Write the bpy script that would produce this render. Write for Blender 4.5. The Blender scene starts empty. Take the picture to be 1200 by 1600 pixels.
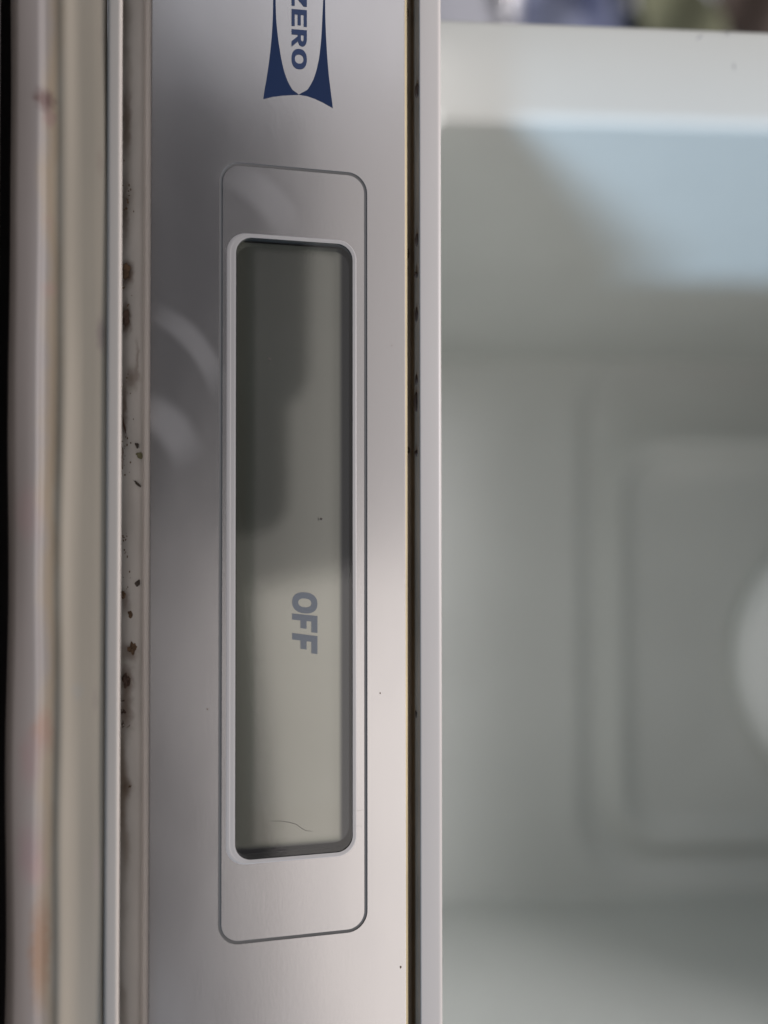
import bpy, bmesh, math, random
from mathutils import Vector, Matrix, noise
random.seed(4)
rad = math.radians
scene = bpy.context.scene
COL = scene.collection

# ------------------------------------------------------------------ camera
FPX = 1200.0                                   # focal length in photo pixels (photo is 1200 x 1600)
F = Vector((-0.0135, 1.0, math.tan(rad(3.5)))).normalized()
R = (Vector((0, 0, 1)) - F * F.z).normalized()  # image right = up in the kitchen (photo is turned)
D = F.cross(R)                                  # image down
cam_d = bpy.data.cameras.new('camera'); cam = bpy.data.objects.new('camera', cam_d)
COL.objects.link(cam); scene.camera = cam
cam.matrix_world = Matrix(((R.x, -D.x, -F.x, 0), (R.y, -D.y, -F.y, 0), (R.z, -D.z, -F.z, 0), (0, 0, 0, 1)))
cam_d.sensor_fit = 'VERTICAL'; cam_d.sensor_height = 36; cam_d.lens = 27
cam_d.clip_start = 0.002; cam_d.clip_end = 50
cam_d.dof.use_dof = True; cam_d.dof.focus_distance = 0.101; cam_d.dof.aperture_fstop = 6.2

# ------------------------------------------------------------------ world and lamps
w = bpy.data.worlds.new('World'); scene.world = w; w.use_nodes = True
nt = w.node_tree; nt.nodes.clear()
wo = nt.nodes.new('ShaderNodeOutputWorld'); bg = nt.nodes.new('ShaderNodeBackground')
tc = nt.nodes.new('ShaderNodeTexCoord'); sx = nt.nodes.new('ShaderNodeSeparateXYZ')
cr = nt.nodes.new('ShaderNodeValToRGB'); mr = nt.nodes.new('ShaderNodeMapRange')
nt.links.new(tc.outputs['Generated'], sx.inputs[0]); nt.links.new(sx.outputs['Z'], mr.inputs['Value'])
mr.inputs['From Min'].default_value = -0.6; mr.inputs['From Max'].default_value = 0.9
nt.links.new(mr.outputs[0], cr.inputs[0]); nt.links.new(cr.outputs[0], bg.inputs[0]); nt.links.new(bg.outputs[0], wo.inputs[0])
mr.inputs['From Min'].default_value = -1; mr.inputs['From Max'].default_value = 1
cr.color_ramp.interpolation = 'B_SPLINE'
e = cr.color_ramp.elements
e[0].position = 0.0; e[0].color = (0.05, 0.045, 0.042, 1)
e[1].position = 1.0; e[1].color = (0.60, 0.585, 0.60, 1)
for p_, c_ in ((0.49, (0.05, 0.046, 0.045, 1)), (0.54, (0.075, 0.070, 0.070, 1)), (0.585, (0.25, 0.235, 0.235, 1)), (0.635, (0.57, 0.54, 0.53, 1)), (0.69, (0.72, 0.688, 0.672, 1)), (0.80, (0.62, 0.595, 0.60, 1))):
    q = e.new(p_); q.color = c_
bg.inputs[1].default_value = 0.92

def area(name, loc, target, size, sizey, power, colr, spread=180):
    l = bpy.data.lights.new(name, 'AREA'); l.shape = 'RECTANGLE'; l.size = size; l.size_y = sizey
    l.energy = power; l.color = colr; l.spread = rad(spread)
    o = bpy.data.objects.new(name, l); COL.objects.link(o)
    o.location = loc
    o.rotation_euler = (Vector(target) - Vector(loc)).to_track_quat('-Z', 'Y').to_euler()
    return o
area('overhead_fill', (-0.22, -0.62, 1.53), (0.02, 0.1, 0), 0.5, 0.35, 34.0, (1.0, 0.955, 0.975))  # unseen fill added overhead to brighten flange and trim
area('room_lamp', (0.98, -1.60, 0.86), (0.02, 0.1, 0), 2.0, 1.05, 5.0, (1.0, 0.93, 0.88))
area('window_light', (1.30, -0.29, -0.295), (-0.05, 0.13, 0.05), 0.12, 0.12, 15.0, (0.52, 0.74, 1.0))
area('far_window_light', (-1.62, -1.62, 0.42), (0.0, 0.1, 0), 0.85, 0.8, 1.5, (0.86, 0.90, 1.0))

scene.view_settings.view_transform = 'Standard'; scene.view_settings.look = 'None'
scene.view_settings.exposure = 0.0; scene.view_settings.gamma = 1.0

# ------------------------------------------------------------------ photo helpers
def ray(px, py):
    return (F * FPX + R * (px - 600) + D * (py - 800)) / FPX
def at_depth(px, py, d):
    return ray(px, py) * d
def at_y(px, py, y):
    r = ray(px, py); return r * (y / r.y)
TILT = rad(7.7)
PU = Vector((0, math.sin(TILT), math.cos(TILT))); PX = Vector((1, 0, 0)); PN = PX.cross(PU)
PO = at_depth(460, 800, 0.100)
def pan(px, py, n=0.0):
    """photo pixel -> (s, t) on the sloping fascia plane raised by n"""
    r = ray(px, py); o = PO + PN * n
    k = o.dot(PN) / r.dot(PN); p = r * k - PO
    return p.dot(PX), p.dot(PU)
def P3(s, t, n=0.0):
    return PO + PX * s + PU * t + PN * n

# ------------------------------------------------------------------ object helpers
WL = {}
def link(name, me, parent, c):
    o = bpy.data.objects.new(name, me); COL.objects.link(o)
    pw = WL[parent.name] if parent else Vector((0, 0, 0))
    o.parent = parent; o.location = c - pw; WL[o.name] = c.copy()
    return o
def mk(name, verts, faces, mat, parent=None, smooth=False, smooth_angle=None):
    vs = [Vector(v) for v in verts]
    c = sum(vs, Vector()) / len(vs)
    me = bpy.data.meshes.new(name)
    me.from_pydata([v - c for v in vs], [], faces)
    bm = bmesh.new(); bm.from_mesh(me); bmesh.ops.recalc_face_normals(bm, faces=bm.faces); bm.to_mesh(me); bm.free()
    me.materials.append(mat)
    if smooth or smooth_angle:
        me.polygons.foreach_set('use_smooth', [True] * len(me.polygons))
        if smooth_angle: me.set_sharp_from_angle(angle=rad(smooth_angle))
    return link(name, me, parent, c)
def tag(o, label, cat=None, group=None, kind=None):
    if label: o['label'] = label
    if cat: o['category'] = cat
    if group: o['group'] = group
    if kind: o['kind'] = kind
    return o
def empty(name, loc):
    o = bpy.data.objects.new(name, None); COL.objects.link(o); o.location = loc; o.empty_display_size = 0.02
    WL[o.name] = Vector(loc); return o

def rounded(pts, rads, seg=6):
    """2-D polyline (closed) with its corners rounded"""
    out = []; n = len(pts)
    for i in range(n):
        a = Vector(pts[i - 1]); b = Vector(pts[i]); c = Vector(pts[(i + 1) % n]); r = rads[i]
        if r <= 0: out.append(b.copy()); continue
        u = (a - b); v = (c - b); lu, lv = u.length, v.length; u.normalize(); v.normalize()
        r_ = min(r, 0.48 * lu, 0.48 * lv)
        p = b + u * r_; q = b + v * r_
        for k in range(seg + 1):
            t = k / seg
            out.append(p * (1 - t) ** 2 + b * 2 * t * (1 - t) + q * t * t)
    return out
def extrude_profile(name, prof, x0, x1, mat, parent, nx=1, wob=0.0, angle=35):
    """closed (y,z) profile swept along X, with optional very small waviness"""
    verts = []; faces = []; m = len(prof)
    for i in range(nx + 1):
        x = x0 + (x1 - x0) * i / nx
        for j, (y, z) in enumerate(prof):
            dy = dz = 0
            if wob:
                q = noise.noise_vector(Vector((x * 40, z * 260, y * 260)))
                dy, dz = q.x * wob, q.y * wob
            verts.append((x, y + dy, z + dz))
    for i in range(nx):
        for j in range(m):
            a = i * m + j; b = i * m + (j + 1) % m
            faces.append((a, b, b + m, a + m))
    faces.append(tuple(range(m))); faces.append(tuple(nx * m + j for j in range(m)))
    return mk(name, verts, faces, mat, parent, smooth_angle=angle)
def pd(px, d):
    p = at_depth(px, 800, d); return (p.y, p.z)

def rrect(x0, x1, y0, y1, r, seg=10, side=6):
    """rounded rectangle contour with a fixed vertex count; r may be 4 radii (x0y0, x1y0, x1y1, x0y1)"""
    rs = r if isinstance(r, (list, tuple)) else [r] * 4
    cs = [(x0, y0, 1, 1, 180), (x1, y0, -1, 1, 270), (x1, y1, -1, -1, 0), (x0, y1, 1, -1, 90)]
    arcs = []
    for (cx, cy, sx_, sy_, a0), rr in zip(cs, rs):
        arcs.append([(cx + sx_ * rr + rr * math.cos(rad(a0 + 90 * k / seg)), cy + sy_ * rr + rr * math.sin(rad(a0 + 90 * k / seg))) for k in range(seg + 1)])
    pts = []
    for i in range(4):
        pts += arcs[i]; a = arcs[i][-1]; b = arcs[(i + 1) % 4][0]
        for k in range(1, side):
            t = k / side; pts.append((a[0] + (b[0] - a[0]) * t, a[1] + (b[1] - a[1]) * t))
    return pts
def bridge(rings, close_last=False, close_first=False):
    n = len(rings[0]); verts = [v for r_ in rings for v in r_]; faces = []
    for i in range(len(rings) - 1):
        for j in range(n):
            a = i * n + j; b = i * n + (j + 1) % n
            faces.append((a, b, b + n, a + n))
    if close_last: faces.append(tuple((len(rings) - 1) * n + j for j in range(n)))
    if close_first: faces.append(tuple(range(n)))
    return verts, faces

# ------------------------------------------------------------------ materials
def mat(name, base, rough=0.5, metal=0.0, spec=0.5, coat=0.0, coat_r=0.05, bump=0.0, bscale=900, var=0.0, vscale=60,
        stretch=(1, 1, 1), rvar=0.0, tint=None):
    m = bpy.data.materials.new(name); m.use_nodes = True; t = m.node_tree; N = t.nodes; L = t.links
    b = N['Principled BSDF']
    b.inputs['Base Color'].default_value = (*base, 1); b.inputs['Roughness'].default_value = rough
    b.inputs['Metallic'].default_value = metal; b.inputs['Specular IOR Level'].default_value = spec
    b.inputs['Coat Weight'].default_value = coat; b.inputs['Coat Roughness'].default_value = coat_r
    tc_ = N.new('ShaderNodeTexCoord'); mp = N.new('ShaderNodeMapping'); mp.inputs['Scale'].default_value = stretch
    L.new(tc_.outputs['Object'], mp.inputs[0])
    m['v'] = 0
    if var > 0 or tint:
        n = N.new('ShaderNodeTexNoise'); n.inputs['Scale'].default_value = vscale; n.inputs['Detail'].default_value = 5
        L.new(mp.outputs[0], n.inputs[0])
        mx = N.new('ShaderNodeMix'); mx.data_type = 'RGBA'; mx.name = 'basemix'
        tn = tint if tint else tuple(c * (1 - var) for c in base)
        mx.inputs[6].default_value = (*base, 1); mx.inputs[7].default_value = (*tn, 1)
        r_ = N.new('ShaderNodeMapRange'); r_.inputs['From Min'].default_value = 0.35; r_.inputs['From Max'].default_value = 0.7
        L.new(n.outputs[0], r_.inputs[0]); L.new(r_.outputs[0], mx.inputs[0]); L.new(mx.outputs[2], b.inputs['Base Color'])
    if rvar > 0:
        n = N.new('ShaderNodeTexNoise'); n.inputs['Scale'].default_value = vscale * 1.7; n.inputs['Detail'].default_value = 6
        L.new(mp.outputs[0], n.inputs[0]); r_ = N.new('ShaderNodeMapRange')
        r_.inputs['From Min'].default_value = 0.3; r_.inputs['From Max'].default_value = 0.7
        r_.inputs['To Min'].default_value = rough - rvar; r_.inputs['To Max'].default_value = rough + rvar
        L.new(n.outputs[0], r_.inputs[0]); L.new(r_.outputs[0], b.inputs['Roughness'])
    if bump > 0:
        n = N.new('ShaderNodeTexNoise'); n.inputs['Scale'].default_value = bscale; n.inputs['Detail'].default_value = 4
        L.new(mp.outputs[0], n.inputs[0]); bp = N.new('ShaderNodeBump'); bp.inputs['Strength'].default_value = bump
        bp.inputs['Distance'].default_value = 0.0001
        L.new(n.outputs[0], bp.inputs['Height']); L.new(bp.outputs[0], b.inputs['Normal'])
    return m
def add_layer(m, colr, fac_socket):
    """lays a colour over the present base colour where fac is high"""
    t = m.node_tree; N = t.nodes; L = t.links; b = N['Principled BSDF']
    mx = N.new('ShaderNodeMix'); mx.data_type = 'RGBA'; inp = b.inputs['Base Color']
    if inp.is_linked: L.new(inp.links[0].from_socket, mx.inputs[6])
    else: mx.inputs[6].default_value = inp.default_value
    mx.inputs[7].default_value = (*colr, 1); L.new(fac_socket, mx.inputs[0]); L.new(mx.outputs[2], inp)
def wpos(m):
    t = m.node_tree; g = t.nodes.get('geo') or t.nodes.new('ShaderNodeNewGeometry'); g.name = 'geo'; return g.outputs['Position']
def wobbled(m, amount, scale):
    t = m.node_tree; N = t.nodes; L = t.links
    n = N.new('ShaderNodeTexNoise'); n.inputs['Scale'].default_value = scale; n.inputs['Detail'].default_value = 4
    L.new(wpos(m), n.inputs[0]); s = N.new('ShaderNodeVectorMath'); s.operation = 'SUBTRACT'; s.inputs[1].default_value = (0.5, 0.5, 0.5)
    L.new(n.outputs['Color'], s.inputs[0]); k = N.new('ShaderNodeVectorMath'); k.operation = 'MULTIPLY_ADD'
    k.inputs[1].default_value = (amount,) * 3; L.new(s.outputs[0], k.inputs[0]); L.new(wpos(m), k.inputs[2]); return k.outputs[0]
def spot(m, c, sx_, sz_, strength, colr, wob=0.0006, soft=0.5):
    """one worn or mouldy patch with a shape of its own at world point c"""
    t = m.node_tree; N = t.nodes; L = t.links
    p = wobbled(m, wob, 900); s = N.new('ShaderNodeVectorMath'); s.operation = 'SUBTRACT'; s.inputs[1].default_value = c
    L.new(p, s.inputs[0]); k = N.new('ShaderNodeVectorMath'); k.operation = 'MULTIPLY'; k.inputs[1].default_value = (1 / sx_, 0, 1 / sz_)
    L.new(s.outputs[0], k.inputs[0]); ln = N.new('ShaderNodeVectorMath'); ln.operation = 'LENGTH'; L.new(k.outputs[0], ln.inputs[0])
    r_ = N.new('ShaderNodeMapRange'); r_.interpolation_type = 'SMOOTHSTEP'
    r_.inputs['From Min'].default_value = soft; r_.inputs['From Max'].default_value = 1.0
    r_.inputs['To Min'].default_value = strength; r_.inputs['To Max'].default_value = 0
    L.new(ln.outputs['Value'], r_.inputs[0]); add_layer(m, colr, r_.outputs[0])
def band(m, z0, z1, soft, strength, colr, wob=0.0, nscale=0, lo=0.0, hi=1.0):
    """a streak running along X between heights z0 and z1"""
    t = m.node_tree; N = t.nodes; L = t.links
    s = N.new('ShaderNodeSeparateXYZ'); L.new(wobbled(m, wob, 120) if wob else wpos(m), s.inputs[0])
    def ramp(a, b_, v0, v1):
        r_ = N.new('ShaderNodeMapRange'); r_.interpolation_type = 'SMOOTHSTEP'
        r_.inputs['From Min'].default_value = a; r_.inputs['From Max'].default_value = b_
        r_.inputs['To Min'].default_value = v0; r_.inputs['To Max'].default_value = v1
        L.new(s.outputs['Z'], r_.inputs[0]); return r_.outputs[0]
    a = ramp(z0 - soft, z0 + soft, 0, strength); b_ = ramp(z1 - soft, z1 + soft, 1, 0)
    mu = N.new('ShaderNodeMath'); mu.operation = 'MULTIPLY'; L.new(a, mu.inputs[0]); L.new(b_, mu.inputs[1]); out = mu.outputs[0]
    if nscale:
        mp = N.new('ShaderNodeMapping'); mp.inputs['Scale'].default_value = (0.35, 1, 1); L.new(wpos(m), mp.inputs[0])
        n = N.new('ShaderNodeTexNoise'); n.inputs['Scale'].default_value = nscale; n.inputs['Detail'].default_value = 3; L.new(mp.outputs[0], n.inputs[0])
        r_ = N.new('ShaderNodeMapRange'); r_.inputs['From Min'].default_value = 0.3; r_.inputs['From Max'].default_value = 0.7
        r_.inputs['To Min'].default_value = lo; r_.inputs['To Max'].default_value = hi; L.new(n.outputs[0], r_.inputs[0])
        m2 = N.new('ShaderNodeMath'); m2.operation = 'MULTIPLY'; L.new(out, m2.inputs[0]); L.new(r_.outputs[0], m2.inputs[1]); out = m2.outputs[0]
    add_layer(m, colr, out)

M_fascia = mat('silver_satin_paint', (0.60, 0.58, 0.575), rough=0.24, metal=0.93, coat=0.25, coat_r=0.08, bump=0.022, bscale=2600,
               var=0.05, vscale=35, stretch=(0.4, 1, 1), rvar=0.045)
M_groove = mat('dark_grey_line', (0.085, 0.085, 0.085), rough=0.5, spec=0.3)
M_lip = mat('clear_lens_lip', (0.46, 0.445, 0.44), rough=0.42, metal=0.75, coat=0.0)
M_film = mat('yellowed_film_edge', (0.52, 0.43, 0.25), rough=0.55, var=0.3, vscale=200, stretch=(0.3, 1, 1))
M_navy = mat('navy_print', (0.006, 0.016, 0.05), rough=0.5, spec=0.2, var=0.1)
M_ink = mat('navy_letter_print', (0.012, 0.025, 0.07), rough=0.35)
M_lcdink = mat('segment_ink', (0.060, 0.076, 0.108), rough=0.4)
M_white = mat('liner_plastic', (0.545, 0.565, 0.54), rough=0.36, spec=0.45, coat=0.0, bump=0.05, bscale=500, var=0.05, vscale=25)
M_strip = mat('trim_plastic', (0.42, 0.395, 0.375), rough=0.42, spec=0.4, bump=0.05, bscale=700, var=0.06, vscale=70, stretch=(0.2, 1, 1))
M_flange_mark = mat('scuff_grey', (0.25, 0.25, 0.26), rough=0.6)
M_slot = mat('grimy_slot', (0.60, 0.52, 0.44), rough=0.6, var=0.35, vscale=180, stretch=(0.3, 1, 1), bump=0.3)
M_ledge = mat('ledge_plastic', (0.51, 0.50, 0.485), rough=0.4, spec=0.4, bump=0.25, bscale=900, var=0.18, vscale=160, stretch=(0.5, 1, 1))
M_gasket = mat('aged_gasket_vinyl', (0.235, 0.205, 0.162), rough=0.55, spec=0.4, bump=0.15, bscale=600, var=0.10, vscale=60, stretch=(0.2, 1, 1))
M_bead = mat('gasket_bead_vinyl', (0.33, 0.30, 0.27), rough=0.55, spec=0.4, bump=0.1, bscale=600, var=0.08, vscale=60, stretch=(0.2, 1, 1))
M_black = mat('black_rubber', (0.012, 0.010, 0.011), rough=0.7)
M_door = mat('door_steel', (0.30, 0.28, 0.26), rough=0.35, metal=0.6)
M_dark = mat('dark_well', (0.045, 0.045, 0.047), rough=0.25, spec=0.6)
M_globe = mat('frosted_cover', (0.90, 0.92, 0.91), rough=0.30, spec=0.5)
M_crumbs = [mat('brown_crumb', (0.11, 0.065, 0.035), rough=0.8, var=0.5, vscale=900),
            mat('dark_crumb', (0.075, 0.043, 0.030), rough=0.8, var=0.5, vscale=900),
            mat('green_crumb', (0.16, 0.155, 0.085), rough=0.8, var=0.4, vscale=900),
            mat('black_fleck', (0.045, 0.036, 0.03), rough=0.8)]

# ------------------------------------------------------------------ refrigerator
XL, XR = -0.0775, 0.175
fridge = empty('refrigerator', (0.05, 0.12, -0.03))
tag(fridge, 'silver and white refrigerator front with unlit OFF display, dirty ledge and open white compartment', 'refrigerator')

# fascia : one skin of nested rounded contours (outer edge, engraved line, lip, window well)
def rect_from(pxs):
    st = [pan(*p) for p in pxs]                       # TL, TR, BR, BL in the picture
    s0 = (st[0][0] + st[1][0]) / 2; s1 = (st[2][0] + st[3][0]) / 2
    t0 = (st[0][1] + st[3][1]) / 2; t1 = (st[1][1] + st[2][1]) / 2
    return s0, s1, t0, t1
PXM = 0.1 / 1200                                      # metres per photo pixel on the fascia
gs0, gs1, gt0, gt1 = rect_from([(347, 251), (576, 272), (572, 1453), (336, 1481)])
ws0, ws1, wt0, wt1 = rect_from([(372, 367), (553, 385), (549, 1331), (364, 1345)])
t_lo = pan(234, 800)[1]; t_hi = pan(633.5, 800)[1]
gr = 32 * PXM; gw = 5.2 * PXM; wr = 25 * PXM
def rc(s0, s1, t0, t1, r, n):
    return [P3(a, b, n) for a, b in rrect(s0, s1, t0, t1, r)]
o1, o2 = 0.0003, 0.0
rings = [rc(XL, XR, t_lo, t_hi, 0.0002, -0.006), rc(XL, XR, t_lo, t_hi, 0.0002, -0.0012),
         rc(XL, XR, t_lo, t_hi, 0.0002, -0.000015),
         rc(XL + .00012, XR - .00012, t_lo + .00012, t_hi - .00012, 0.0003, 0.0),
         rc(gs0, gs1, gt0, gt1, gr, 0.0), rc(gs0, gs1, gt0, gt1, gr, -0.00012)]
v, f = bridge(rings)
panel = mk('control_panel', v, f, M_fascia, fridge)
v, f = bridge([rc(gs0, gs1, gt0, gt1, gr, -0.00010), rc(gs0 + gw, gs1 - gw, gt0 + gw, gt1 - gw, gr - gw, -0.00010)])
tag(mk('engraved_line', v, f, M_groove, panel), 'thin dark rounded line engraved round the display')
# inner plate between the line and the window, ending in a small raised lip
a = 16 * PXM; b_ = 5 * PXM
def lipr(off_l, off_o, n, r):
    # the lip shows wider below the window (picture left) than elsewhere
    return rc(ws0 - off_o, ws1 + off_o, wt0 - off_l, wt1 + off_o, r, n)
rings = [rc(gs0 + gw, gs1 - gw, gt0 + gw, gt1 - gw, gr - gw, -0.00012), rc(gs0 + gw, gs1 - gw, gt0 + gw, gt1 - gw, gr - gw, 0.0),
         lipr(16 * PXM, 7 * PXM, 0.0, wr + 6 * PXM), lipr(14 * PXM, 6.0 * PXM, 0.0, wr + 5 * PXM)]
v, f = bridge(rings); plate = mk('display_plate', v, f, M_fascia, panel)
rings = [lipr(14 * PXM, 6.0 * PXM, 0.0, wr + 5 * PXM), lipr(12.5 * PXM, 5.2 * PXM, 0.000010, wr + 4.6 * PXM), lipr(9 * PXM, 4.0 * PXM, 0.000014, wr + 4 * PXM),
         lipr(7.5 * PXM, 3.4 * PXM, 0.000004, wr + 3 * PXM), lipr(2 * PXM, 1.2 * PXM, 0.0, wr + 1 * PXM), lipr(0, 0, -0.00001, wr)]
v, f = bridge(rings); mk('window_rim', v, f, M_lip, panel)
t_edge0, t_edge1 = t_hi - 0.00002, t_hi + 0.00036
v = [P3(x, t, n) for x in (XL, XR) for t, n in ((t_edge0, -0.0002), (t_edge1, -0.0003), (t_edge1, -0.005), (t_edge0, -0.005))]
mk('film_edge', v, [(0, 1, 2, 3), (4, 5, 6, 7), (0, 1, 5, 4), (1, 2, 6, 5), (2, 3, 7, 6), (3, 0, 4, 7)], M_film, panel)

# display : window well, glass and reflective crystal
WD = 0.0022
rings = [rc(ws0, ws1, wt0, wt1, wr, -0.00001), rc(ws0 - .0002, ws1 + .0002, wt0 - .0002, wt1 + .0002, wr, -WD),
         rc(ws0 + .004, ws1 - .004, wt0 + .003, wt1 - .003, wr * .5, -WD)]
v, f = bridge(rings, close_last=True)
display = mk('display', v, f, M_dark, fridge, smooth_angle=40)
display['label'] = 'long recessed display window reading OFF'
# crystal plate with soft darker border (its own printed mask)
cs0, _ = pan(398, 392, -WD); cs1, _ = pan(398, 1316, -WD)
_, ct0 = pan(397, 1100, -WD); _, ct1 = pan(531, 1100, -WD)
M_lcd = mat('liquid_crystal', (0.315, 0.31, 0.285), rough=0.10, metal=0.80, spec=0.5, var=0.06, vscale=60)
t = M_lcd.node_tree; N = t.nodes; L = t.links
def local_mask(sc0, sc1, tc0, tc1, soft):
    g = N.new('ShaderNodeNewGeometry')
    def dot(vec, off):
        d = N.new('ShaderNodeVectorMath'); d.operation = 'DOT_PRODUCT'; d.inputs[1].default_value = vec; L.new(g.outputs['Position'], d.inputs[0])
        s = N.new('ShaderNodeMath'); s.operation = 'SUBTRACT'; s.inputs[1].default_value = off; L.new(d.outputs['Value'], s.inputs[0]); return s.outputs[0]
    s_ = dot(PX, PO.dot(PX)); t_ = dot(PU, PO.dot(PU)); outs = []
    for src, a_, b2 in ((s_, sc0, 1), (s_, sc1, -1), (t_, tc0, 1), (t_, tc1, -1)):
        r_ = N.new('ShaderNodeMapRange'); r_.interpolation_type = 'SMOOTHSTEP'
        r_.inputs['From Min'].default_value = a_ - soft * b2; r_.inputs['From Max'].default_value = a_ + soft * b2
        L.new(src, r_.inputs[0]); outs.append(r_.outputs[0])
    o = outs[0]
    for q in outs[1:]:
        m_ = N.new('ShaderNodeMath'); m_.operation = 'MULTIPLY'; L.new(o, m_.inputs[0]); L.new(q, m_.inputs[1]); o = m_.outputs[0]
    inv = N.new('ShaderNodeMath'); inv.operation = 'SUBTRACT'; inv.inputs[0].default_value = 1; L.new(o, inv.inputs[1]); return inv.outputs[0]
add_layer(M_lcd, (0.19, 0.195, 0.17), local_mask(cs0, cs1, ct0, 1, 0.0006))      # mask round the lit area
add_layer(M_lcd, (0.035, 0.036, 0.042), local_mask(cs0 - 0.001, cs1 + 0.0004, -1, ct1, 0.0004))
e0 = 0.0001
v = [P3(s, t_, n) for n in (-WD + 0.0006, -WD + 0.00005) for s, t_ in ((ws0 + e0, wt0 + e0), (ws1 - e0, wt0 + e0), (ws1 - e0, wt1 - e0), (ws0 + e0, wt1 - e0))]
mk('crystal', v, [(0, 1, 2, 3), (0, 1, 5, 4), (1, 2, 6, 5), (2, 3, 7, 6), (3, 0, 4, 7)], M_lcd, display)
# glass pane
M_glass = bpy.data.materials.new('window_glass'); M_glass.use_nodes = True
t = M_glass.node_tree; t.nodes.clear(); go = t.nodes.new('ShaderNodeOutputMaterial'); mxs = t.nodes.new('ShaderNodeMixShader')
tr = t.nodes.new('ShaderNodeBsdfTransparent'); gl = t.nodes.new('ShaderNodeBsdfGlossy'); fr = t.nodes.new('ShaderNodeFresnel')
tr.inputs[0].default_value = (0.93, 0.94, 0.92, 1); gl.inputs['Roughness'].default_value = 0.02; fr.inputs[0].default_value = 1.75
t.links.new(fr.outputs[0], mxs.inputs[0]); t.links.new(tr.outputs[0], mxs.inputs[1]); t.links.new(gl.outputs[0], mxs.inputs[2]); t.links.new(mxs.outputs[0], go.inputs[0])
v = rc(ws0 + .00002, ws1 - .00002, wt0 + .00002, wt1 - .00002, wr, -0.00016)
mk('glass_pane', v, [tuple(range(len(v)))], M_glass, display)

# hair line caught under the glass, fine scratches on the plate
def hair(name, pts, n, width, m, parent):
    verts = []; faces = []
    P = [P3(*pan(px, py, n), n) for px, py in pts]
    for i, p in enumerate(P):
        d = (P[min(i + 1, len(P) - 1)] - P[max(i - 1, 0)]).normalized(); q = d.cross(PN).normalized()
        w_ = width * (0.35 + 0.65 * math.sin(math.pi * (i + .3) / (len(P) - .4)))
        verts += [p - q * w_, p + PN * w_ * .8, p + q * w_]
    for i in range(len(P) - 1):
        a_ = i * 3; faces += [(a_, a_ + 1, a_ + 4, a_ + 3), (a_ + 1, a_ + 2, a_ + 5, a_ + 4)]
    return mk(name, verts, faces, m, parent, smooth=True)
hair('hair', [(425, 1283), (440, 1283), (452, 1285), (463, 1288), (471, 1294), (478, 1298), (488, 1299)], -WD + 0.00063, .000035, M_crumbs[3], display)
for pts in ([(551, 1266), (560, 1267), (569, 1265)], [(553, 1290), (566, 1291)]):
    hair('scratch', pts, 0.000002, .000012, M_groove, plate)
def reflection_arc(m, arc_c, radius, half, lim_c, lim_r, depth):
    '''a pale curved reflection painted in as a crescent of duller metal'''
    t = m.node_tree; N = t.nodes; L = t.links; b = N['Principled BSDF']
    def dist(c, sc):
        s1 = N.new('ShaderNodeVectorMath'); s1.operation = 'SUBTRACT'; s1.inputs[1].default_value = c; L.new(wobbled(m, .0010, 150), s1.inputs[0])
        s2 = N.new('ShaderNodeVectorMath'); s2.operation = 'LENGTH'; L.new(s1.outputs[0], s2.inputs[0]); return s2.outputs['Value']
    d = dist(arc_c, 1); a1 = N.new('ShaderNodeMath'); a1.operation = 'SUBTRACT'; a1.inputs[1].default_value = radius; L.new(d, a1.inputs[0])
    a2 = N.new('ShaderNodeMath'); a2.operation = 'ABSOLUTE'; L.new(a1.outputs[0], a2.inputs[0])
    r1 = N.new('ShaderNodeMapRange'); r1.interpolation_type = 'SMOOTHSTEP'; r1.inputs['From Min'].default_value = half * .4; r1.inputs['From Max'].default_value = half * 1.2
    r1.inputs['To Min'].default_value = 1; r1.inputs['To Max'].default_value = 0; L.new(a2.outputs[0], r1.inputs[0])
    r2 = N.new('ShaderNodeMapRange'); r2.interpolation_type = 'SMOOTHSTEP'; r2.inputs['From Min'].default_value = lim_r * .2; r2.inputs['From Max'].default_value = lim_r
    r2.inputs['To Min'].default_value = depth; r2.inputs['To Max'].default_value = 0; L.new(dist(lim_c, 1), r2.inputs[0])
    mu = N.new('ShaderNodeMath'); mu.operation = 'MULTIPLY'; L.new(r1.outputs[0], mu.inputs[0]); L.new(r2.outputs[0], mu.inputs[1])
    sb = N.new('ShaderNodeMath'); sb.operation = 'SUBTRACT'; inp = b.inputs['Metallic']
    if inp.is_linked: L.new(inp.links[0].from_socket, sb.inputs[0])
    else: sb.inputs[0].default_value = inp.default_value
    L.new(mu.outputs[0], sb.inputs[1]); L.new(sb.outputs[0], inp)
def pp(px, py): return P3(*pan(px, py))
reflection_arc(M_fascia, pp(170, 640), (pp(300, 530) - pp(170, 640)).length, .0016, pp(300, 545), .0085, .10)  # pale curved reflections put into the panel finish
reflection_arc(M_fascia, pp(180, 740), (pp(262, 660) - pp(180, 740)).length, .0026, pp(262, 670), .0068, .11)
reflection_arc(M_fascia, pp(300, 420), (pp(420, 310) - pp(300, 420)).length, .0024, pp(415, 310), .0085, .08)

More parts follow.
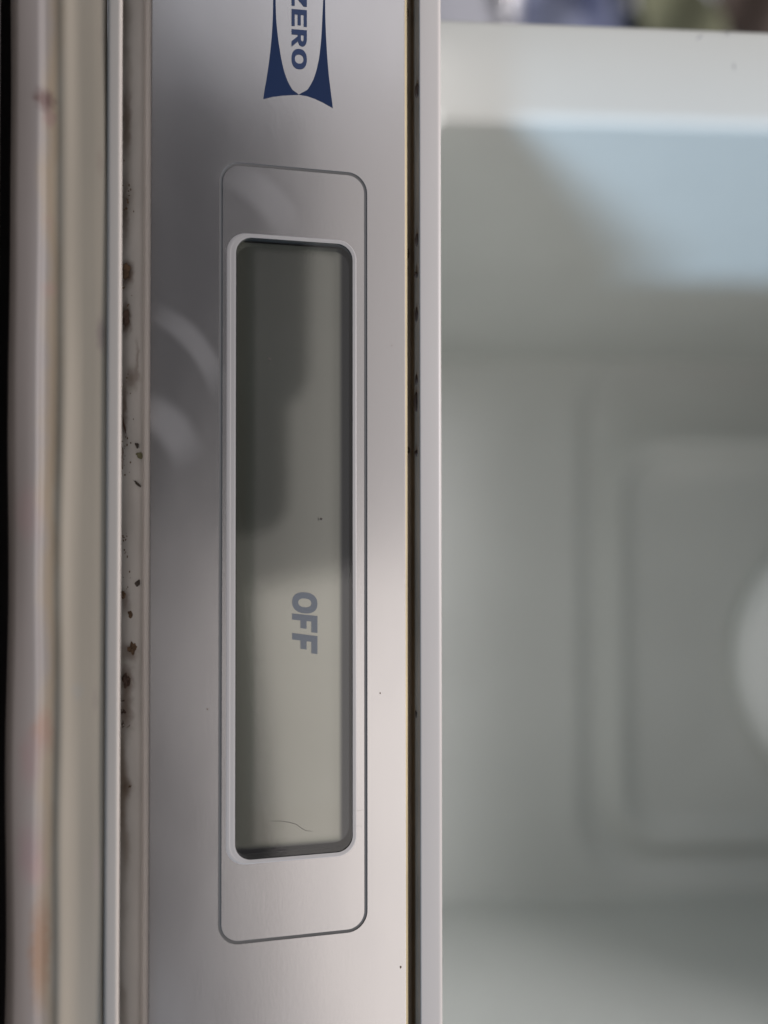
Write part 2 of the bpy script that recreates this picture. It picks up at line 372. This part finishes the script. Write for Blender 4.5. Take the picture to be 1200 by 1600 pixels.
# ---- lettering : polygons in unit boxes (x right, y up), non-overlapping pieces
def ring_pts(cx, cy, rx, ry, n=28, p=2.3, a0=0, a1=360):
    out = []
    for k in range(n + 1):
        a = rad(a0 + (a1 - a0) * k / n); c, s = math.cos(a), math.sin(a)
        out.append((cx + rx * math.copysign(abs(c) ** (2 / p), c), cy + ry * math.copysign(abs(s) ** (2 / p), s)))
    return out
def L_O(th):
    o = ring_pts(.5, .5, .5, .5); i = ring_pts(.5, .5, .5 - th[0], .5 - th[1])
    return [[o[k], o[k + 1], i[k + 1], i[k]] for k in range(28)]
def box(x0, y0, x1, y1): return [(x0, y0), (x1, y0), (x1, y1), (x0, y1)]
def L_E(th): x, y = th; return [box(0, 0, x, 1), box(x, 0, 1, y), box(x, 1 - y, 1, 1), box(x, .5 - y / 2, .93, .5 + y / 2)]
def L_F(th): x, y = th; return [box(0, 0, x, 1), box(x, 1 - y, 1, 1), box(x, .5 - y / 2 - .05, .82, .5 + y / 2 - .05)]
def L_Z(th): x, y = th; return [box(0, 0, 1, y), box(0, 1 - y, 1, 1), [(0, y), (x * 1.25, y), (1, 1 - y), (1 - x * 1.25, 1 - y)]]
def L_R(th):
    x, y = th; ps = [box(0, 0, x, 1), box(x, 1 - y, .55, 1), box(x, .40, .55, .40 + y)]
    o = ring_pts(.55, .70, .42, .30, 12, 2, -90, 90); i = ring_pts(.55, .70, .42 - x, .30 - y, 12, 2, -90, 90)
    ps += [[o[k], o[k + 1], i[k + 1], i[k]] for k in range(12)]
    ps.append([(.72, 0), (1.03, 0), (.70, .40), (.40, .40)]); return ps
def letter(polys, pa, pb, n, matl, parent, slant=0.0, thick=0.00003):
    """polys in a unit box set between picture corners pa (upper left) and pb (lower right); picture right is the letter's top"""
    verts = []; faces = []
    for poly in polys:
        k = len(poly); b0 = len(verts)
        for nn in (n + thick, n):
            for (x, y) in poly:
                px = pa[0] + (pb[0] - pa[0]) * y
                py = pa[1] + (pb[1] - pa[1]) * x + slant * y
                s, t_ = pan(px, py, n); verts.append(P3(s, t_, nn))
        faces.append(tuple(b0 + i for i in range(k)))
        faces += [(b0 + i, b0 + (i + 1) % k, b0 + k + (i + 1) % k, b0 + k + i) for i in range(k)]
    return mk('letter', verts, faces, matl, parent)
nl = 0.00003
tl = (.30, .20)
for fn, y0, y1, sl in ((L_Z, -17, 8.5, 2), (L_E, 14, 40, 2), (L_R, 45.5, 72, 2), (L_O, 75.5, 107, 2)):
    th = (.27, .22) if fn is L_O else (.30, .21)
    letter(fn(th), (455.5, y0), (479.5, y1), nl, M_ink, panel, slant=sl)
nd = -WD + 0.00063
for fn, y0, y1, sl in ((L_O, 924, 957, 3), (L_F, 958.5, 985, 4), (L_F, 989, 1017, 5)):
    th = (.29, .24) if fn is L_O else (.36, .24)
    letter(fn(th), (456.5, y0), (496, y1), nd, M_lcdink, display, slant=sl)

# ---- emblem : two navy corner wedges between a concave outline and an oval
def interp(tab, y):
    for (y0, a0), (y1, a1) in zip(tab, tab[1:]):
        if y <= y1: k = (y - y0) / (y1 - y0); return a0 + (a1 - a0) * k
    return tab[-1][1]
import bisect
def smooth_tab(tab, y):
    ys = [q[0] for q in tab]; i = max(1, min(len(tab) - 1, bisect.bisect_left(ys, y)))
    p0 = tab[max(0, i - 2)][1]; p1 = tab[i - 1][1]; p2 = tab[i][1]; p3 = tab[min(len(tab) - 1, i + 1)][1]
    k = (y - ys[i - 1]) / (ys[i] - ys[i - 1])
    return 0.5 * ((2 * p1) + (-p0 + p2) * k + (2 * p0 - 5 * p1 + 4 * p2 - p3) * k * k + (-p0 + 3 * p1 - 3 * p2 + p3) * k ** 3)
LO = [(-60, 427.4), (-30, 427.2), (0, 426.8), (30, 426.2), (60, 424.3), (90, 421.2), (120, 417.0), (155, 411.5)]
LI = [(-60, 429.0), (-30, 429.0), (0, 430.6), (30, 431.6), (60, 434.5), (90, 439.0), (110, 443.5), (125, 448.5), (137, 454.5), (144, 459.5), (147.5, 466.5)]
RO = [(-60, 507.4), (-30, 507.6), (0, 508.0), (30, 508.4), (60, 509.6), (90, 511.4), (120, 514.0), (150, 517.6), (170, 520.0)]
RI = [(-60, 506.2), (-30, 506.0), (0, 505.0), (30, 503.6), (60, 502.0), (90, 498.8), (110, 494.5), (125, 489.5), (137, 483.0), (144, 477.0), (147.5, 467.5)]
BL_ = [(411.5, 155), (425, 151.5), (440, 149.6), (455, 148.6), (466.5, 148.2)]
BR_ = [(467.5, 148.2), (480, 150.2), (492, 154.5), (505, 160.5), (520, 169)]
def wedge(outer, inner, bottom, ymax_in, sgn):
    pts = []
    ys = [-60 + (outer[-1][0] + 60) * k / 24 for k in range(24)]
    a_ = [(smooth_tab(outer, y), y) for y in ys]
    ysi = [-60 + (ymax_in + 60) * k / 30 for k in range(31)]
    b2 = [(smooth_tab(inner, y), y) for y in ysi]
    bot = bottom if sgn < 0 else bottom[::-1]
    # outer edge down, bottom towards the middle, inner edge back up
    return a_ + bot + b2[::-1]
for nm, O_, I_, B_, sg in (('emblem_wedge', LO, LI, BL_, -1), ('emblem_wedge', RO, RI, BR_, 1)):
    poly = wedge(O_, I_, B_, 147.5, sg)
    k = len(poly); mir = [(x, -120 - y) for x, y in poly[::-1]]
    full = poly + mir[1:-1] if False else poly
    verts = []
    for nn in (0.00003, 0.000002):
        for (x, y) in full:
            s, t_ = pan(x, y); verts.append(P3(s, t_, nn))
    faces = [tuple(range(k))] + [(i, (i + 1) % k, k + (i + 1) % k, k + i) for i in range(k)]
    mk(nm, verts, faces, M_navy, panel)

# ---- slot behind the fascia edge, trim strip
y_slot = 0.1060
zs0 = at_depth(600, 800, 0.1).z
a0 = P3(0, t_lo, -0.0065); a1 = P3(0, t_hi, -0.0065)
sp = pd(656, 0.1025); spr = pd(690.5, 0.1030)
prof = [(sp[0] + 0.010, sp[1]), (sp[0], sp[1]), (spr[0] - 0.00005, spr[1]), (0.1235, spr[1] + 0.0003), (0.1235, sp[1])]
prof = rounded(prof, [0, 0.00022, 0.0006, 0, 0], 7)
strip = extrude_profile('trim_strip', [tuple(p) for p in prof], XL, XR, M_strip, fridge, nx=60, wob=0.00002)
prof = [(y_slot, sp[1] + 0.0004), (y_slot, a1.z - 0.004), (y_slot + 0.012, a1.z - 0.004), (y_slot + 0.012, sp[1] + 0.0004)]
slot = extrude_profile('slot_floor', prof, XL, XR, M_slot, fridge, nx=1)
slot['label'] = 'dark grimy slot along the edge of the silver panel'
# sloping slot wall that carries the grime seen in the gap
prof = [pd(636, 0.1085), pd(660, 0.1045), pd(662, 0.112), pd(636, 0.112)]
prof = [(p[0], p[1]) for p in prof]
prof[1] = (pd(655.6, 0.10262)[0], sp[1] - 0.00002); prof[2] = (0.1102, sp[1] - 0.00002)
M_sw = mat('slot_grime', (0.40, 0.325, 0.26), rough=0.6, var=0.4, vscale=180, stretch=(0.3, 1, 1), bump=0.3)
extrude_profile('slot_wall', prof, XL, XR, M_sw, fridge, nx=1)

# ---- ledge under the fascia with a thin bright ridge
prof = [pd(176, 0.1003), pd(222, 0.0990), pd(225, 0.0976), pd(231, 0.0972), pd(236.5, 0.0972), pd(236.5, 0.106), pd(176, 0.106)]
prof = rounded(prof, [0, 0.0006, 0.0003, 0.0003, 0, 0, 0], 6)
ledge = extrude_profile('ledge', [tuple(p) for p in prof], XL, XR, M_ledge, fridge, nx=120, wob=0.00006)
z222 = pd(221, .099)[1]
band(M_ledge, pd(221.5, .0985)[1], 1, 0.00015, 0.75, (0.58, 0.56, 0.55))  # highlight along the ridge painted in as a paler band
band(M_ledge, -1, pd(199, .0996)[1], 0.0006, 0.8, (0.16, 0.12, 0.085), wob=0.004, nscale=140, lo=0.0, hi=1.0)

for px, py, sx_, sz_, st in ((197, 425, .0022, .0010, .8), (195, 495, .0028, .0009, .8), (207, 590, .0020, .0012, .5), (193, 640, .005, .0006, .6), (203, 1020, .0015, .0014, .5),
        (199, 1062, .0022, .0012, .7), (198, 1112, .0040, .0012, .55), (200, 1228, .0015, .0010, .5), (194, 180, .006, .0008, .5), (192, 320, .006, .0008, .6), (196, 940, .002, .0009, .5), (214, 560, .003, .0004, .4)):
    spot(M_ledge, at_depth(px, py, 0.0995), sx_ * 1.2, sz_ * 1.2, min(1, st * 1.2), (.10, .065, .045), wob=0.0012, soft=0.1)
# ---- gasket : bead and folded body
prof = [pd(188.5, 0.0985), pd(188.8, 0.0926), pd(186, 0.0919), pd(168, 0.0919), pd(165.5, 0.0922), pd(165.5, 0.0990)]
prof = rounded(prof, [0, 0.0003, 0.0003, 0.0003, 0.0002, 0], 6)
gasket = empty('door_gasket', at_depth(100, 800, 0.095)); gasket.parent = fridge; gasket.location = WL[gasket.name] - WL[fridge.name]
gasket['label'] = 'yellowed ribbed door gasket spotted with mould'
extrude_profile('gasket_bead', [tuple(p) for p in prof], XL, XR, M_bead, gasket, nx=120, wob=0.00005)
prof = [pd(165.2, 0.0985), pd(165.2, 0.0924), pd(150, 0.0922), pd(120, 0.0920), pd(96, 0.0912), pd(84, 0.0916), pd(66, 0.0912), pd(58, 0.0905),
        pd(40, 0.0902), pd(20, 0.0902), pd(12.5, 0.0915), pd(12.5, 0.110), pd(165.2, 0.110)]
prof = rounded(prof, [0, .0004, .0008, .0012, .001, .0008, .0008, .0008, .001, .0006, 0, 0, 0], 6)
extrude_profile('gasket_body', [tuple(p) for p in prof], XL, XR, M_gasket, gasket, nx=160, wob=0.00028)
gz = lambda px, d=0.0905: pd(px, d)[1]
band(M_gasket, -1, gz(60, .089), 0.0012, 0.95, (0.165, 0.150, 0.145), wob=0.003)
band(M_gasket, gz(64, .09), gz(88, .0912), 0.0008, 0.85, (0.185, 0.135, 0.082), wob=0.0025, nscale=45, lo=0.25, hi=1.0)
for px, py, sx_, sz_, st, c_, dd in ((51, 130, .0012, .0009, .95, (.08, .045, .04), .088), (60, 160, .0010, .0006, .6, (.16, .10, .09), .0885),
        (62, 440, .0009, .0007, .4, (.22, .14, .12), .0885), (162, 525, .0018, .0005, .8, (.16, .13, .115), .0935), (122, 1080, .0009, .0006, .7, (.22, .20, .17), .092),
        (152, 1090, .0012, .0003, .55, (.20, .17, .14), .0928), (56, 1150, .0022, .0010, .65, (.20, .12, .09), .0885), (156, 1350, .0025, .0004, .5, (.24, .2, .17), .093),
        (50, 1370, .0016, .0008, .5, (.22, .15, .13), .0885), (53, 1500, .0055, .0009, .75, (.17, .10, .06), .0885), (30, 1200, .003, .001, .5, (.18, .12, .12), .087),
        (25, 800, .003, .0012, .45, (.2, .14, .14), .087), (160, 60, .0010, .0005, .4, (.2, .17, .14), .0935), (133, 50, .0008, .0006, .5, (.22, .19, .15), .0925),
        (30, 1350, .003, .0012, .45, (.17, .11, .12), .087), (60, 330, .001, .0005, .3, (.2, .14, .12), .0885), (160, 260, .0014, .0004, .5, (.2, .16, .13), .0935)):
    spot(M_gasket, at_depth(px, py, dd), sx_ * 1.7, sz_ * 1.7, st, c_, wob=0.0012, soft=0.15)
# black gap behind the gasket and the steel edge of the door below it
prof = [pd(13.5, 0.098), pd(-60, 0.098), pd(-60, 0.106), pd(13.5, 0.106)]
extrude_profile('door_gap', prof, XL, XR, M_black, fridge, nx=1)
prof = [pd(-6, 0.0985), pd(-6, 0.0855), pd(-120, 0.0820), pd(-120, 0.0985)]
extrude_profile('door_edge', [tuple(p) for p in rounded(prof, [0, .0015, 0, 0], 6)], XL, XR, M_door, fridge, nx=4)

# ---- cabinet core behind the strips (closes the body)
zb = pd(-200, .106)[1]
v = []
cy0, cy1, cz0, cz1 = 0.1225, 0.36, zb, spr[1] - 0.0015
for x in (XL + .0004, XR - .0004):
    v += [(x, cy0, cz0), (x, cy1, cz0), (x, cy1, cz1), (x, cy0, cz1)]
mk('cabinet', v, [(0, 1, 2, 3), (4, 5, 6, 7), (0, 1, 5, 4), (1, 2, 6, 5), (2, 3, 7, 6), (3, 0, 4, 7)], M_white, fridge)
for nm, px0, px1, yy in (('backing_plate', 236, 632, 0.1065),):
    v = [(x, y, z) for x in (XL + .0002, XR - .0002) for y, z in ((yy, at_y(px0, 800, yy).z), (yy, at_y(px1, 800, yy).z), (0.1224, at_y(px1, 800, yy).z), (0.1224, at_y(px0, 800, yy).z))]
    mk(nm, v, [(0, 1, 2, 3), (4, 5, 6, 7), (0, 1, 5, 4), (1, 2, 6, 5), (2, 3, 7, 6), (3, 0, 4, 7)], M_black, fridge)

# ---- liner : flange, rounded mouth, walls, back wall with moulded recess
YF, YB = 0.1215, 0.305
xo = at_y(700, 27, YF).x; xi = at_y(700, 188, YF).x
xib = at_y(700, 562, YB).x; xrb = at_y(700, 1408, YB).x
z_fl = spr[1] - 0.0003; ZT = 0.30
XO2 = 0.2
def cr_(x0, x1, z0, z1, r, y): return [Vector((a, y, b)) for a, b in rrect(x0, x1, z0, z1, r)]
rings = [cr_(xo, XO2, z_fl - .0006, ZT + .03, .0012, YB + .05), cr_(xo, XO2, z_fl - .0006, ZT + .03, .0012, YF + .0012),
         cr_(xo + .0003, XO2 - .0003, z_fl - .0005, ZT + .03, .0012, YF + .0004), cr_(xo + .0012, XO2 - .0012, z_fl - .0004, ZT + .029, .0012, YF)]
br = 0.0030; x_in, x_rt = xi, xrb + .001
for k in range(9):
    a_ = rad(90 * k / 8); off = br * (1 - math.sin(a_)); dep = br * (1 - math.cos(a_))
    rings.append(cr_(x_in - off, x_rt + off, z_fl - off * .1, ZT + off, .0045, YF + dep))
bk = 0.0018
wl = xib - x_in
for k in range(9):
    a_ = rad(90 * k / 8); ins = bk * (1 - math.cos(a_)); y = YB - bk + bk * math.sin(a_)
    rings.append(cr_(xib + ins, xrb - ins, z_fl + ins * .1, ZT - ins, .006 + ins, y))
# moulded recess contours from the photo
A = (at_y(905, 548, YB), at_y(905, 1378, YB)); B = (at_y(962, 684, YB), at_y(962, 1326, YB))
zc = at_y(1400, 1015, YB).z
def contour(xa, xb, z0, r, y): return cr_(xa, xb, z0, ZT - .012 - (z0 - z_fl) * .3, r, y)
ax0, ax1, az = A[0].x, A[1].x, A[0].z; bx0, bx1, bz = B[0].x, B[1].x, B[0].z
rings += [contour(ax0 - .004, ax1 + .004, az - .004, .030, YB), contour(ax0, ax1, az, .027, YB + .0008), contour(ax0 + .003, ax1 - .003, az + .003, .025, YB + .0038),
          contour(ax0 + .007, ax1 - .006, az + .007, .024, YB + .0050), contour(bx0 - .004, bx1 + .003, bz - .003, .024, YB + .0036), contour(bx0, bx1, bz, .022, YB + .0010),
          contour(bx0 + .003, bx1 - .003, bz + .003, .020, YB + .0014), contour(bx0 + .007, bx1 - .007, bz + .007, .017, YB + .0050), contour(bx0 + .012, bx1 - .012, bz + .012, .014, YB + .0064)]
v, f = bridge(rings, close_last=True, close_first=True)
liner = mk('liner', v, f, M_white, fridge, smooth_angle=60)
liner['label'] = 'white moulded plastic compartment liner with a rounded recess'
# round cover on the back wall
c = at_y(1374, 1030, YB + 0.001); rr = 0.060; prs = [(1.0, .012), (1.0, .002), (.99, -.0005), (.96, -.0035), (.88, -.0075), (.6, -.0115), (.3, -.0142), (.02, -.0147)]
n = 64; rings = [[Vector((c.x + rr * q * math.cos(2 * math.pi * k / n), c.y + dy, c.z + rr * q * math.sin(2 * math.pi * k / n))) for k in range(n)] for q, dy in prs]
v, f = bridge(rings, close_last=True)
cover = mk('round_cover', v, f, M_globe, fridge, smooth_angle=50); cover['label'] = 'round pale cover on the back wall'
# scuffs on the white flange and the liner, specks on the glass and the panel
def blob(name, c, rx, ry, rz, m, parent, rot=0.0, axis='Y', sub=2, rough=0.35):
    bm = bmesh.new(); bmesh.ops.create_icosphere(bm, subdivisions=sub, radius=1)
    sd = random.random() * 100
    for v_ in bm.verts:
        k = 1 + rough * noise.noise(v_.co * 1.6 + Vector((sd, 0, 0))) + rough * .5 * noise.noise(v_.co * 4 + Vector((0, sd, 0)))
        v_.co = Vector((v_.co.x * rx, v_.co.y * ry, v_.co.z * rz)) * k
    bmesh.ops.rotate(bm, verts=bm.verts, cent=(0, 0, 0), matrix=Matrix.Rotation(rot, 3, axis))
    me = bpy.data.meshes.new(name); bm.to_mesh(me); bm.free(); me.materials.append(m)
    return link(name, me, parent, Vector(c))
for px, py, a_, b2, ro in ((1093, 58, .0007, .00016, .9), (1137, 52, .00028, .0002, 0), (1147, 104, .0006, .00012, -.2)):
    blob('scuff', at_y(px, py, YF), a_, .00004, b2, M_flange_mark, liner, rot=ro)
p = at_y(722, 356, .18); r_ = ray(722, 356); k = (x_in + (xib - x_in) * .42) / r_.x
blob('scuff', r_ * k, .00004, .0009, .0006, M_flange_mark, liner)
for px, py, a_, b2, ro, nn in ((421, 561, .00035, .00009, -.9, -.0001), (502, 811, .00018, .00018, 0, -.0001)):
    s, t_ = pan(px, py, nn); blob('speck', P3(s, t_, nn), a_, .00003, b2, M_crumbs[3], display, rot=ro)
for px, py, a_ in ((594, 1083, .00011), (324, 1108, .00010), (626, 1511, .00016), (612, 540, .00007)):
    s, t_ = pan(px, py, 0); blob('speck', P3(s, t_, 0.00002), a_, .00003, a_ * .8, M_crumbs[0], panel)
# grime stuck in the slot
for px, py, l_ in ((651, 375, .0009), (650, 430, .0004), (651, 492, .0010), (651, 594, .0007), (650, 628, .0014), (651, 142, .0010), (652, 1115, .0006), (638, 703, .0005),
                   (637, 396, .0006), (636, 20, .0006), (651, 708, .0005)):
    o = blob('grime_spot', at_depth(px, py, .1052 if px < 645 else .1040), l_, .0005, .00026, M_crumbs[1], slot)

# ------------------------------------------------------------------ crumbs lying on the ledge
GR = 'food crumbs on the dirty ledge'
def ledge_pt(px, py):
    k = (px - 176) / (222 - 176); d = 0.1003 + (0.0990 - 0.1003) * k
    return at_depth(px, py, d - 0.00012)
CR = [
 (200, 1062, .0011, .0006, .0007, 1, 0.2, 'large blackish brown crumb, darkest and biggest on the ledge, against the gasket'),
 (209, 1012, .0009, .0005, .0008, 0, 0.6, 'flaky amber brown crumb on the ledge just above the blackish one'),
 (217, 911, .0006, .0003, .0004, 3, 0.8, 'small grey crumb tucked against the bright ridge of the ledge'),
 (193, 930, .0006, .0004, .0005, 0, 0.0, 'brown crumb at the gasket beside the start of the OFF reading'),
 (205, 960, .0005, .0003, .0005, 0, 0.3, 'little round brown crumb in mid ledge above the amber flake'),
 (199, 1095, .00014, .00014, .0009, 1, 0.0, 'thin dark stick lying across the ledge under the blackish crumb'),
 (196, 1112, .0005, .0003, .0007, 1, 0.3, 'dark crumbled bit just under the thin crosswise stick'),
 (194, 1131, .0006, .0004, .0004, 1, 0.2, 'dark crumb at the gasket, second under the crosswise stick'),
 (204, 1135, .0005, .0003, .0004, 0, 0.7, 'brown crumb in mid ledge, lowest of the dark cluster'),
 (205, 1228, .0008, .0004, .0004, 0, 0.4, 'reddish brown crumb alone on the ledge near the display bottom'),
 (214, 696, .0004, .0003, .00025, 3, -0.3, 'tiny black speck on the ledge above the green shred'),
 (221, 712, .0005, .0003, .0007, 2, 0.5, 'green olive shred caught on the bright ridge of the ledge'),
 (216, 757, .0008, .00018, .00018, 3, -0.8, 'short black splinter slanting on the ledge under the green shred'),
 (193, 662, .0014, .00014, .00014, 1, -0.25, 'long thin brown fibre standing out along the gasket'),
 (195, 422, .0010, .0004, .0007, 0, 0.1, 'rust brown lump highest on the ledge beside the gasket'),
 (195, 496, .0011, .0004, .0006, 1, 0.1, 'dark brown lump beside the gasket under the rust one'),
 (190, 715, .0020, .0003, .00025, 1, 0.0, 'dark brown streak of dirt pressed along the gasket edge'),
 (192, 1275, .0007, .0003, .0003, 0, 0.0, 'lowest brown bit on the ledge at the gasket edge'),
]
for px, py, a_, h, b2, mi, ro, lab in CR:
    o = blob('crumb', ledge_pt(px, py), a_ * .82, h * .7, b2 * .82, M_crumbs[mi], None, rot=ro, sub=3, rough=0.7)
    tag(o, lab, 'crumb', GR)
# fine dust that nobody could count
bm = bmesh.new()
for i in range(240):
    px = 189 + abs(random.gauss(0, 9)); py = random.uniform(250, 1330)
    if px > 220: continue
    if noise.noise(Vector((py * .012, 3, 1))) < -0.05: continue
    s = random.uniform(.00004, .00011) * (1.4 if random.random() < .1 else 1)
    bmesh.ops.create_icosphere(bm, subdivisions=1, radius=s, matrix=Matrix.Translation(ledge_pt(px, py)) @ Matrix.Diagonal((random.uniform(.7, 2), .6, random.uniform(.6, 1.4), 1)))
me = bpy.data.meshes.new('crumb_dust'); bm.to_mesh(me); bm.free(); me.materials.append(M_crumbs[0])
o = bpy.data.objects.new('crumb_dust', me); COL.objects.link(o)
tag(o, 'fine brown dust scattered along the ledge by the gasket', 'dust', kind='stuff')

# ------------------------------------------------------------------ room seen past the cabinet side
M_wall = mat('pale_wall', (0.55, 0.54, 0.57), rough=0.7, var=0.06, vscale=4)
YW = 1.3
def wallp(px, py, y): return at_y(px, py, y)
v = [Vector((x, y, z)) for x in (-2.6, -0.25) for y, z in ((YW, -1.0), (YW, 2.0), (YW + .1, 2.0), (YW + .1, -1.0))]
o = mk('wall', v, [(0, 1, 2, 3), (4, 5, 6, 7), (0, 1, 5, 4), (1, 2, 6, 5), (2, 3, 7, 6), (3, 0, 4, 7)], M_wall); o['kind'] = 'structure'
def cloth(name, px0, px1, y, mt, amp, freq, x_lo=-1.1, dx=0.0, thick=0.01, lab='', cat='cloth', seed=1):
    """hanging cloth with folds, seen past the cabinet"""
    z0 = at_y(px0, 20, y).z; z1 = at_y(px1, 20, y).z; xr = at_y(px0, 20, y).x + 0.10
    nu, nv = 60, 40; verts = []; faces = []
    for side in (0, 1):
        for i in range(nu + 1):
            for j in range(nv + 1):
                u = i / nu; w_ = j / nv; x = x_lo + (xr - x_lo) * u; z = z0 + (z1 - z0) * w_ + dx * (x - xr)
                yy = y + amp * math.sin(freq * (z * .9 + x * .35) + seed) + .5 * amp * noise.noise(Vector((x * 9, z * 9, seed))) + side * thick
                verts.append((x, yy, z))
    m_ = nv + 1; off = (nu + 1) * m_
    for i in range(nu):
        for j in range(nv):
            a_ = i * m_ + j; faces += [(a_, a_ + m_, a_ + m_ + 1, a_ + 1), (off + a_, off + a_ + 1, off + a_ + m_ + 1, off + a_ + m_)]
    for i in range(nu):
        a_ = i * m_; b2 = a_ + nv; faces += [(a_, off + a_, off + a_ + m_, a_ + m_), (b2, b2 + m_, off + b2 + m_, off + b2)]
    for j in range(nv):
        a_ = j; b2 = nu * m_ + j; faces += [(a_, a_ + 1, off + a_ + 1, off + a_), (b2, off + b2, off + b2 + 1, b2 + 1)]
    return tag(mk(name, verts, faces, mt, smooth_angle=60), lab, cat)
M_blue = mat('blue_patterned_cotton', (0.045, 0.055, 0.11), rough=0.9, vscale=22, tint=(0.30, 0.32, 0.42))
M_taupe = mat('taupe_wool', (0.17, 0.15, 0.12), rough=0.9, var=0.3, vscale=20)
M_olive = mat('olive_cotton', (0.15, 0.155, 0.095), rough=0.9, var=0.25, vscale=14)
M_brown = mat('brown_leather', (0.07, 0.05, 0.04), rough=0.6)
cloth('tablecloth', 818, 988, .80, M_blue, .012, 60, lab='navy blue cloth with pale pattern, blurred beyond the cabinet side', seed=2)
cloth('blanket', 992, 1066, .84, M_taupe, .012, 110, dx=.55, lab='taupe folded blanket between the navy and the olive cloth', seed=5)
cloth('curtain', 1072, 1176, .78, M_olive, .012, 60, dx=.45, lab='olive green cloth slanting behind the white cabinet corner', seed=7)
cloth('jacket', 1184, 1290, .82, M_brown, .012, 60, dx=.3, lab='dark brown garment in the far top corner of the picture', seed=9)
# bright enamel jug standing by the wall
M_jug = mat('white_enamel', (0.82, 0.82, 0.86), rough=0.15, coat=0.5)
c = at_y(788, 8, .70); prs = [(.0, -.035), (.020, -.035), (.024, -.02), (.026, .0), (.020, .018), (.013, .026), (.013, .040), (.016, .046), (.014, .046), (.011, .040)]
n = 40; rings = [[Vector((c.x - .02 + h, c.y + q * math.cos(2 * math.pi * k / n), c.z + .6 * q * math.sin(2 * math.pi * k / n))) for k in range(n)] for q, h in prs]
v, f = bridge(rings); tag(mk('jug', v, f, M_jug, smooth_angle=60), 'shiny white enamel vessel glinting beside the navy cloth', 'vessel')

# ------------------------------------------------------------------ the phone taking the picture (mirrored in the display and the panel)
M_phone = mat('phone_shell', (0.012, 0.012, 0.014), rough=0.22, coat=0.4)
M_lens = mat('phone_lens_glass', (0.01, 0.01, 0.015), rough=0.05, coat=1.0)
phone = empty('phone', (0, 0, 0)); tag(phone, 'black phone held in front of the refrigerator panel, mirrored in the display', 'phone')
phone.matrix_world = cam.matrix_world.copy()
def pl(verts):  # phone local coordinates : x picture right, y picture up, z towards the photographer
    return [Vector(q) for q in verts]
def mkp(name, verts, faces, m):
    me = bpy.data.meshes.new(name); me.from_pydata(verts, [], faces)
    bm = bmesh.new(); bm.from_mesh(me); bmesh.ops.recalc_face_normals(bm, faces=bm.faces); bm.to_mesh(me); bm.free(); me.materials.append(m)
    o = bpy.data.objects.new(name, me); COL.objects.link(o); o.parent = phone; return o
x0, x1, y0, y1 = -0.060, 0.0165, -0.0036, 0.122
rings = [[Vector((a_, b2, z)) for a_, b2 in rrect(x0 + i, x1 - i, y0 + i, y1 - i, .010 - i)] for i, z in ((.0012, .0030), (.0003, .0036), (0, .0048), (0, .0092), (.0003, .0104), (.0012, .0110))]
v, f = bridge(rings, close_last=True, close_first=True); mkp('shell', v, f, M_phone)
x0, x1, y0, y1 = -0.064, 0.0245, 0.031, 0.120
rings = [[Vector((a_, b2, z)) for a_, b2 in rrect(x0 + i, x1 - i, y0 + i, y1 - i, .014 - i)] for i, z in ((.0005, .0112), (0, .0116), (0, .0140), (.0005, .0144))]
v, f = bridge(rings, close_last=True, close_first=True); mkp('reflection_plate', v, f, M_phone)  # unseen plate added behind the phone to widen its dark reflection
for (lx, ly) in ((0, .0), (0, .019), (-.016, .009)):
    rr_ = .0030; n = 32
    rings = [[Vector((lx + rr_ * q * math.cos(2 * math.pi * k / n), ly + rr_ * q * math.sin(2 * math.pi * k / n), z)) for k in range(n)] for q, z in ((1, .0032), (1, .0018), (.9, .0014), (.88, .0018), (.3, .0019))]
    v, f = bridge(rings, close_last=True); mkp('lens', v, f, M_lens)
